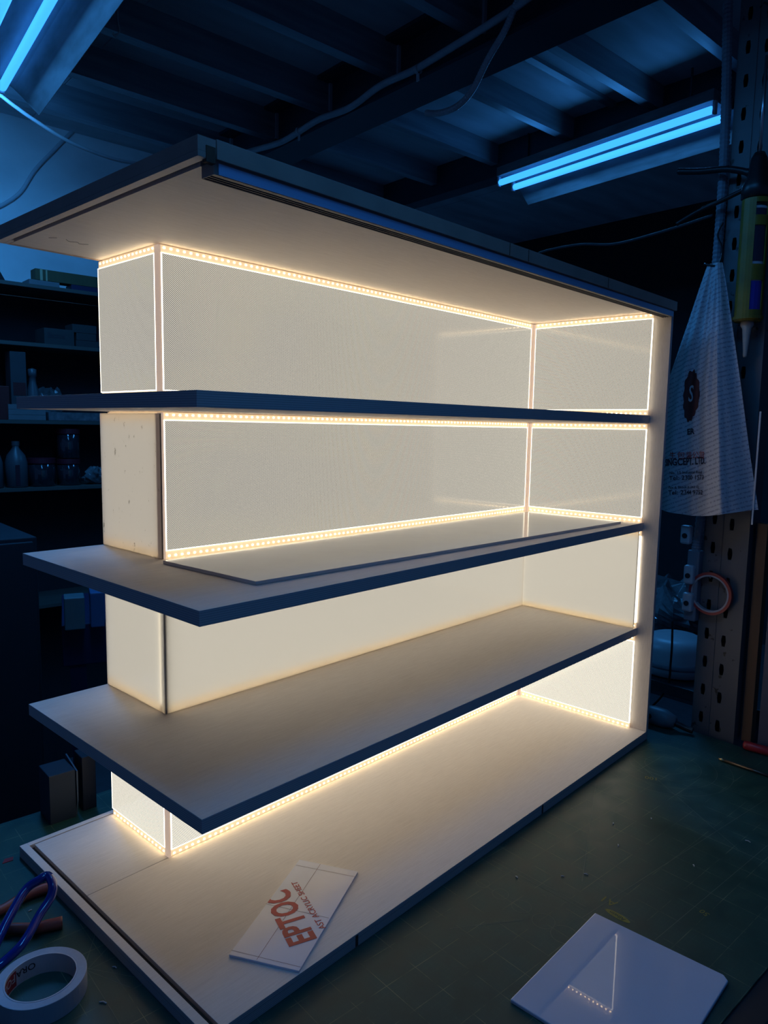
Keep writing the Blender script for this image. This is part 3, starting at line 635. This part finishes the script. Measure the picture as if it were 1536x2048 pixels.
for z0, z1 in ((76, 92), (152, 184), (262, 282), (308, 318)): cyl_patch(sl, 27, 205, 262, z0, z1)
sl.build('sleeve', YEL, gu, smooth=False)
MB().lathe([(8, 70), (26, 70), (30, 74), (30, 80), (8, 80)], 28).build('front_cap', YEL, gu)
ct = MB(); ct.lathe([(22, 82), (24, 84), (24, 300), (22, 302)], 28); ctg = ct.build('cartridge', mat('cartridge_white', (0.5, 0.5, 0.54), 0.35), gu, smooth=True)
lb = MB(); cyl_patch(lb, 24.6, 150, 300, 88, 150, 0.4); lb.build('blue_label', mat('blue_label', (0.02, 0.03, 0.32), 0.4), ctg)
lb = MB(); cyl_patch(lb, 24.6, 205, 262, 190, 296, 0.4); lb.build('dark_label', mat('dark_label', (0.02, 0.025, 0.05), 0.3), ctg)
MB().lathe([(3, -4), (4, 0), (9, 56), (13, 62), (13, 70)], 20).build('nozzle', mat('clear_nozzle', (0.42, 0.40, 0.36), 0.3), gu, smooth=True)
MB().lathe([(24, 318), (30, 322), (30, 345), (22, 360), (16, 400), (10, 412)], 24).build('body', BLACKPL, gu, smooth=True)
MB().tube(smooth_path([(-4, 8, 372), (-6, 60, 392), (-6, 120, 402), (-6, 172, 414)]), [9, 9, 9]+[7]*22, 8).build('handle', BLACKPL, gu, smooth=True)
MB().tube(smooth_path([(-4, 14, 346), (-6, 70, 330), (-6, 120, 318), (-6, 168, 300)]), 5, 8).build('trigger', BLACKPL, gu, smooth=True)
MB().tube([(0, 0, 412), (0, 0, 600)], 3.5, 8).build('push_rod', mat('steel_rod', (0.5, 0.5, 0.52), 0.3, metal=0.9), gu, smooth=True)
# red rimmed tape ring on the post
rp_ = at(1421, 1187, rx=1176)
tr = thing('red_tape_ring', 'thin red roll of tape hung flat against the steel post', 'tape', room(1176, rp_.y, rp_.z-49), RA)
MB().lathe([(43, -5), (49, -5), (49, 5), (43, 5)], 56, (0, 0, 49), axis='x', closed=True).build('red_winding', REDPL, tr, smooth=False)
MB().lathe([(39.5, -5.5), (43, -5.5), (43, 5.5), (39.5, 5.5)], 56, (0, 0, 49), axis='x', closed=True).build('core', mat('pale_core', (0.5, 0.42, 0.42), 0.6), tr)
MB().tube([(-8, 0, 87), (16, 0, 92)], 2, 8).build('hook', STEEL_DARK, tr)
# boards standing right of the post
p = at(1518, 1490, rx=1215)
tag(MB().box(0, 16, -260, -6, 0, 640).build('upright_board', mat('mauve_board', (0.09, 0.09, 0.13), 0.6), loc=room(1204, p.y+6, TZ), rot=RA, bevel=1), 'smooth blue-grey board standing upright at the right edge', 'board')
p = at(1490, 1478, rx=1206)
tag(MB().box(0, 22, -18, 4, 0, 500).build('timber_batten', mat('brown_timber', (0.14, 0.07, 0.035), 0.7, nscale=(40, 40, 4)), loc=room(1208, p.y+6, TZ), rot=RA, bevel=1), 'brown timber batten standing between the steel post and blue-grey board', 'batten')
p = at(1500, 1050, rx=1140); p2 = at(1494, 880, rx=1140)
tag(MB().box(-1, 1, -1.8, 1.8, 0, p2.z-p.z+60).build('white_strip', WHITEPL, loc=room(1150, p.y, p.z), rot=RA), 'narrow white plastic strip hanging behind the bag edge', 'strip')
# bench behind with appliance and film
bn = thing('side_bench', 'low dark bench behind the cabinet carrying white appliance and plastic film', 'bench', room(1560, 60, FZ), RA)
MB().box(-180, 420, -420, 500, -FZ-30, -FZ-0).build('bench_top', mat('dark_table_board', (0.03, 0.03, 0.035)), bn, bevel=2)
for sx in (-150, 390):
    for sy in (-390, 470): MB().box(sx-20, sx+20, sy-20, sy+20, 0, -FZ-30).build('leg', STEEL_DARK, bn)
p = at(1345, 1325, rx=1490)
ap = thing('white_appliance', 'low rounded white appliance with a dark cable behind the steel post', 'appliance', room(1500, p.y, 0.2), RA)
MB().lathe([(85, 0), (96, 6), (100, 30), (97, 70), (88, 92), (60, 104), (0.001, 108)], 40).build('shell', WHITEPL, ap, smooth=True)
MB().lathe([(101, 28), (103, 32), (103, 40), (101, 44)], 40).build('trim_band', mat('grey_band', (0.3, 0.32, 0.36), 0.4), ap, smooth=True)
MB().lathe([(14, 0), (14, 8), (9, 10)], 16, (-62, -40, 84)).build('knob', BLACKPL, ap, smooth=True)
cpts = [at(x, y, rx=1392) for x, y in ((1345, 1240), (1344, 1290), (1341, 1330), (1338, 1360), (1325, 1390), (1305, 1412))]
tag(MB().tube(smooth_path([(q.x, q.y, q.z) for q in cpts]), 3.0, 8).build('power_cable', BLACKPL, rot=RA, smooth=True), 'dark power cable dropping in front of the white appliance', 'cable')
def film_lump(seed, sx, sy, sz, nu=22, nv=14):
    rnd = random.Random(seed); ph = [rnd.uniform(0, 6.28) for _ in range(8)]; mb = MB(); vs = []
    for j in range(nv+1):
        v = j/nv; 
        for i in range(nu):
            a = 2*math.pi*i/nu; r_ = math.sin(math.pi*(0.06+0.9*v))**0.6*(1+0.22*math.sin(3*a+ph[0]+4*v)+0.16*math.sin(7*a+ph[1]-9*v)+0.12*math.sin(11*a+ph[2]+13*v))
            vs.append((sx*r_*math.cos(a), sy*r_*math.sin(a), sz*(1-v)*(1+0.12*math.sin(5*a+ph[3]))))
    fs = [(j*nu+i, (j+1)*nu+i, (j+1)*nu+(i+1) % nu, j*nu+(i+1) % nu) for j in range(nv) for i in range(nu)]+[tuple(range(nu)), tuple(nv*nu+i for i in range(nu-1, -1, -1))]
    return mb.add(vs, fs)
p = at(1330, 1240, rx=1640)
tag(film_lump(3, 150, 130, 190).build('plastic_film_bundle', FILM, loc=room(1790, p.y+60, 0.5), rot=RA), 'crumpled bundle of clear plastic film behind white appliance', 'plastic film')
p = at(1338, 1448, z=TZ)
hd = thing('glue_gun', 'grey rounded tool with a dark hole lying behind the cabinet corner', 'tool', room(1140, -205, TZ+0.3), RA)
MB().lathe([(0.001, -48), (14, -44), (22, -20), (22, 10), (16, 36), (0.001, 50)], 20, (0, 0, 21), axis='y').build('shell', mat('grey_tool', (0.18, 0.20, 0.22), 0.4), hd, smooth=True)
MB().lathe([(6, -22.8), (6, -20)], 14, (0, 8, 24), axis='x').build('dark_hole', BLACKPL, hd)
MB().tube(smooth_path([(0, -46, 18), (6, -66, 12), (10, -84, 9)]), 7, 10).build('nozzle', BLACKPL, hd, smooth=True)

# ================================================================== CABLES UNDER THE CEILING
def cable(name, label, pts, r, material, n=10, cat='cable'):
    o = MB().tube(smooth_path(pts), r, n).build(name, material, rot=RA, smooth=True); return tag(o, label, cat)
GREYC = mat('grey_pvc', (0.5, 0.52, 0.55), 0.45)
cc = cable('beam_conduit', 'thick grey conduit clipped along the dark main ceiling beam', [at(x, y, rx=1180) for x, y in ((470, 315), (500, 303), (560, 285), (600, 262), (640, 238), (700, 215), (760, 172), (830, 139), (900, 97), (980, 48), (1040, 8), (1100, -40))], 11, GREYC, cat='conduit')
for x, y in ((598, 262), (836, 139)):
    q = at(x, y, rx=1180); MB().lathe([(12.5, -5), (14, -5), (14, 5), (12.5, 5)], 16, (q.x, q.y, q.z), axis='y', closed=True).build('clip', WHITEPL, cc); MB().box(q.x-2, q.x+2, q.y-5, q.y+5, q.z-34, q.z-13).build('clip_tail', WHITEPL, cc)
ribs = [at(x, y, rx=1178) for x, y in ((1060, -40), (1036, 0), (1010, 60), (975, 120), (945, 180), (915, 212), (880, 226), (853, 226))]
tag(ribbed([(q.x, q.y, q.z) for q in ribs], 8.5, 1.0).build('hanging_conduit', GREYC, rot=RA), 'grey ribbed conduit looping down below the main ceiling beam', 'conduit')
cable('lamp_cable', 'pale cable drooping from the top left lamp behind the cabinet top', [at(x, y, ry=1830) for x, y in ((-20, 178), (0, 190), (30, 213), (70, 241), (140, 284), (220, 316), (270, 326), (340, 332))], 6.5, WHITEPL)
cable('wall_cable', 'thin grey cable rising in a curve along the back wall', [at(x, y, ry=WY-8) for x, y in ((-30, 418), (0, 412), (40, 385), (70, 340), (110, 298), (150, 258), (175, 243), (200, 241), (260, 262), (330, 300))], 8, mat('dim_cable', (0.6, 0.62, 0.66), 0.5))
_k = at(1010, 575, rx=1560)
cable('back_cable', 'faint dark cable sagging below the right lamp towards the post', [Vector((_k.x, _k.y, FZ)), Vector((_k.x, _k.y, FZ+700)), _k-Vector((0, 0, 120)), at(1030, 540, rx=1550), at(1060, 515, rx=1530)]+[at(x, y, rx=1500-(x-1095)*0.83) for x, y in ((1095, 501), (1160, 489), (1230, 488), (1330, 462), (1425, 431))], 3.5, mat('black_rubber', (0.03, 0.03, 0.035), 0.6))
tw = MB(); q0 = at(236, 40, ry=1250); q1 = at(230, 70, ry=1250)
tw.tube(smooth_path([(q0.x, q0.y, q0.z+60), (q0.x, q0.y, q0.z), (q0.x+4, q0.y, q0.z-30), (q1.x, q1.y, q1.z)]), 2.0, 6); tw.tube([(q1.x-8, q1.y, q1.z+4), (q1.x+2, q1.y, q1.z-4), (q1.x+8, q1.y, q1.z+5), (q1.x-4, q1.y, q1.z-8)], 3.5, 6)
tag(tw.build('wire_twist', WHITEPL, rot=RA), 'short twist of white wire hanging from a ceiling joist', 'wire')

# ================================================================== STORAGE RACK ON THE BACK WALL
RKY = 2142.0
rk = thing('storage_rack', 'dim workshop shelving standing against the back wall', 'rack', room(0, RKY, FZ), RA)
BOARDS = {'a': 1201, 'b': 972, 'c': 664, 'd': 392}
for z in (1201, 972, 664, 392, -100):
    MB().box(-300, 1500, 0, 262, z-FZ, z-FZ+15).build('board', mat('rack_board', (0.075, 0.07, 0.06), 0.7, nscale=(3, 40, 40)), rk, bevel=0.8)
for x in (-300, 1460):
    for y in (2, 222): MB().box(x, x+40, y, y+40, 0, 2125).build('upright', STEEL_DARK, rk)
MB().box(-300, 1500, 262, 268, 0, 2100).build('back_panel', mat('rack_back', (0.02, 0.022, 0.028), 0.9), rk)
def rbox(name, label, cat, px0, px1, pyt, zb, dep, material, ry=RKY+12, group=None, h=None, bev=1.5):
    a = at(px0, pyt, ry=ry); b = at(px1, pyt, ry=ry); hh = h if h else a.z-zb
    t = thing(name, label, cat, room((a.x+b.x)/2, ry, zb), RA, group); w_ = (b.x-a.x)/2
    MB().box(-w_, w_, 0, dep, 0, hh).build('body', material, t, bevel=bev); return t, w_, hh
t, w_, h = rbox('long_carton', 'long brown carton with tape lying across the top shelf', 'box', 70, 235, 536, 1237, 60, CARD)
MB().box(-w_+18, -w_+28, -0.6, 60.6, 0, h+0.6).build('tape_band', mat('carton_tape', (0.40, 0.36, 0.22), 0.3), t); MB().box(-w_+40, -w_+46, -0.6, 60.6, 0, h+0.6).build('tape_band', mat('carton_tape', (0.4, 0.36, 0.22)), t)
rbox('foam_sheet', 'thin white foam sheet under the long brown carton', 'sheet', 58, 119, 562, 1216.3, 90, PAPER, h=20)
rbox('dark_case', 'low dark navy case on the top shelf below the carton', 'case', 143, 225, 567, 1216.3, 70, NAVY, h=20.5)
q = at(-4, 548, ry=RKY+20)
tag(MB().extrude([(-40, 0, 0), (26, 0, 0), (0, 0, 48), (-40, 0, 48)], (0, 90, 0)).build('dark_wedge', BLACKPL, loc=room(q.x, RKY+20, 1216.3), rot=RA), 'dark wedge-shaped block at the left end of the top shelf', 'block')
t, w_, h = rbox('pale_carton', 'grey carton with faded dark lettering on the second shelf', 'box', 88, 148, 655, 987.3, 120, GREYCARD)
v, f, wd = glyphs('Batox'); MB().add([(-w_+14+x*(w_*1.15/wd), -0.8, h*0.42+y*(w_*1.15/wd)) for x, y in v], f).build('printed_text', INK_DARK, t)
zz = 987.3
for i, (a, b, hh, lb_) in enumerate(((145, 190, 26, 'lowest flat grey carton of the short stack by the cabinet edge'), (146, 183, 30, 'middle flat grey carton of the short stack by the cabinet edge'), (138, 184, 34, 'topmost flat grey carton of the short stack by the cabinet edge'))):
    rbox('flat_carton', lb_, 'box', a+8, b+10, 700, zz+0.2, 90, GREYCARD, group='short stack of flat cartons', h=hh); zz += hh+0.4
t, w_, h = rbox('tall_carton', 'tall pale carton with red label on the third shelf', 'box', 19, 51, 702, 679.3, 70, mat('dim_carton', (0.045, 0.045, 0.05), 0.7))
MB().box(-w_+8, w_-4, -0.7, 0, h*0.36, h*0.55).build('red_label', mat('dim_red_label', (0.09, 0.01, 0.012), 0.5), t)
q = at(61, 780, ry=RKY+40)
sb = thing('spray_bottle', 'slim pale bottle leaning beside the red-labelled carton', 'bottle', room(q.x+10, RKY+45, 679.3), RA)
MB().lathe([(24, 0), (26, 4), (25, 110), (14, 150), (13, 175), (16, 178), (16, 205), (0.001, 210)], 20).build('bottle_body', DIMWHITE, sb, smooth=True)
q = at(121, 780, ry=RKY+40)
tag(film_lump(11, 62, 46, 130).build('film_bag', FILM, loc=room(q.x, RKY+185, 679.3), rot=RA), 'crumpled clear plastic bag on the third shelf', 'plastic bag')
zz = 679.3
t, w_, h = rbox('red_case', 'flat dark red case at the left of the third shelf', 'case', -30, 18, 770, 679.3, 80, mat('dark_red_case', (0.10, 0.01, 0.01), 0.5))
q = at(57, 838, ry=RKY+5); za = 392+15.3
for i in range(3):
    a = at(20, 838, ry=RKY-12); b = at(95, 838, ry=RKY-12)
    tag(MB().box(-(b.x-a.x)/2, (b.x-a.x)/2, 0, 120, 0, 20).build('paper_pad', PAPER, loc=room((a.x+b.x)/2, RKY+6, 679.3+i*20.6), rot=RA, bevel=1), ('lowest white paper pad in the stack below the top cabinet shelf', 'middle white paper pad in the stack below the top cabinet shelf', 'topmost white paper pad in the stack below the top cabinet shelf')[i], 'paper pad', 'stack of paper pads')
rbox('wrapped_sheets', 'plastic wrapped sheets lying right of the paper pads', 'sheets', 97, 200, 824, 679.3, 110, FILM, ry=RKY+4)
# bottles and jars on the lowest visible shelf
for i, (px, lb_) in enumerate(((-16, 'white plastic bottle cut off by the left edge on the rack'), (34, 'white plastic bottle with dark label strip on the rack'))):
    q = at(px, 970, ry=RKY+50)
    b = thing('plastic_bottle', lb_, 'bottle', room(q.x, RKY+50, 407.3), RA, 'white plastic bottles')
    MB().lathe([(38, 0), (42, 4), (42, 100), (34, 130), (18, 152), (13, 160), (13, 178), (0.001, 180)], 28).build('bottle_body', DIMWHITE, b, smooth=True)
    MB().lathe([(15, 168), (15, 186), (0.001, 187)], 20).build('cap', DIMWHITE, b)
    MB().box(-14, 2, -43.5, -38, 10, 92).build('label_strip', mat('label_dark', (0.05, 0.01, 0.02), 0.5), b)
def jar(px, r_, h, lab, z=407.3, ry=RKY+62):
    q = at(px, 970, ry=ry); j = thing('lidded_jar', lab, 'jar', room(q.x, ry, z), RA, 'red lidded jars')
    MB().lathe([(r_-3, 0), (r_, 3), (r_, h-16), (r_-6, h-8), (r_-6, h)], 28).build('glass', mat('dim_jar_glass', (0.018, 0.024, 0.03), 0.12, coat=1.0), j, smooth=True)
    MB().lathe([(r_+1, h-10), (r_+2, h-8), (r_+2, h+12), (0.001, h+14)], 28).build('lid', mat('dark_red_lid', (0.11, 0.008, 0.018), 0.5), j)
jar(84, 54, 104, 'squat jar with dark red lid beside the white bottles')
jar(138, 46, 100, 'clear jar below another jar on the rack')
jar(139, 46, 112, 'tall jar with dark red lid standing on another jar', z=407.3+100+14.5)
q = at(183, 975, ry=RKY+60)
tag(film_lump(21, 52, 40, 70).build('film_bag', FILM, loc=room(q.x+22, RKY+60, 407.3), rot=RA), 'small crumpled plastic bag at the jar shelf end', 'plastic bag')
# dark blue locker, navy bench front and bins left of the cabinet
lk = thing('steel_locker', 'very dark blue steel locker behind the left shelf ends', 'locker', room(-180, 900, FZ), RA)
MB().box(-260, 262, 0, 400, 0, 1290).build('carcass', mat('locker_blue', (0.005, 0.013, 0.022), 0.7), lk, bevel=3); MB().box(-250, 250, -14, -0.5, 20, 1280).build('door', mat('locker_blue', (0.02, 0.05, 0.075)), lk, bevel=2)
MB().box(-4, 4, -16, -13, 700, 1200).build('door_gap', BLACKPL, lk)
nb = thing('navy_bench', 'low navy blue bench behind the cabinet, bins on top', 'bench', room(560, 1150, FZ), RA+math.radians(-18))
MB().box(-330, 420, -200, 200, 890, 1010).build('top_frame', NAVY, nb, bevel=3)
for sx in (-290, 380):
    for sy in (-170, 170): MB().box(sx-22, sx+22, sy-22, sy+22, 0, 890).build('leg', NAVY, nb)
q = at(152, 1240, ry=1000)
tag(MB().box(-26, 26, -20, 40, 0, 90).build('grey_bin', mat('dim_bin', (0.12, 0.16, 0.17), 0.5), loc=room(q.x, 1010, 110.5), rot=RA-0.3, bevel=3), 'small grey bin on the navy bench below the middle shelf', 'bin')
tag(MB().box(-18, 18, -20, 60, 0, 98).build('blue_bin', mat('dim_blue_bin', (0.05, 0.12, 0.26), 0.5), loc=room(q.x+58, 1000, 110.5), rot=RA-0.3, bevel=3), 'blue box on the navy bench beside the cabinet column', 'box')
# boxes at the far edge of the table
bb = thing('open_carton', 'small dim blue-grey carton with a lifted flap at the table far edge', 'box', room(-78, 250, TZ+0.3), RA)
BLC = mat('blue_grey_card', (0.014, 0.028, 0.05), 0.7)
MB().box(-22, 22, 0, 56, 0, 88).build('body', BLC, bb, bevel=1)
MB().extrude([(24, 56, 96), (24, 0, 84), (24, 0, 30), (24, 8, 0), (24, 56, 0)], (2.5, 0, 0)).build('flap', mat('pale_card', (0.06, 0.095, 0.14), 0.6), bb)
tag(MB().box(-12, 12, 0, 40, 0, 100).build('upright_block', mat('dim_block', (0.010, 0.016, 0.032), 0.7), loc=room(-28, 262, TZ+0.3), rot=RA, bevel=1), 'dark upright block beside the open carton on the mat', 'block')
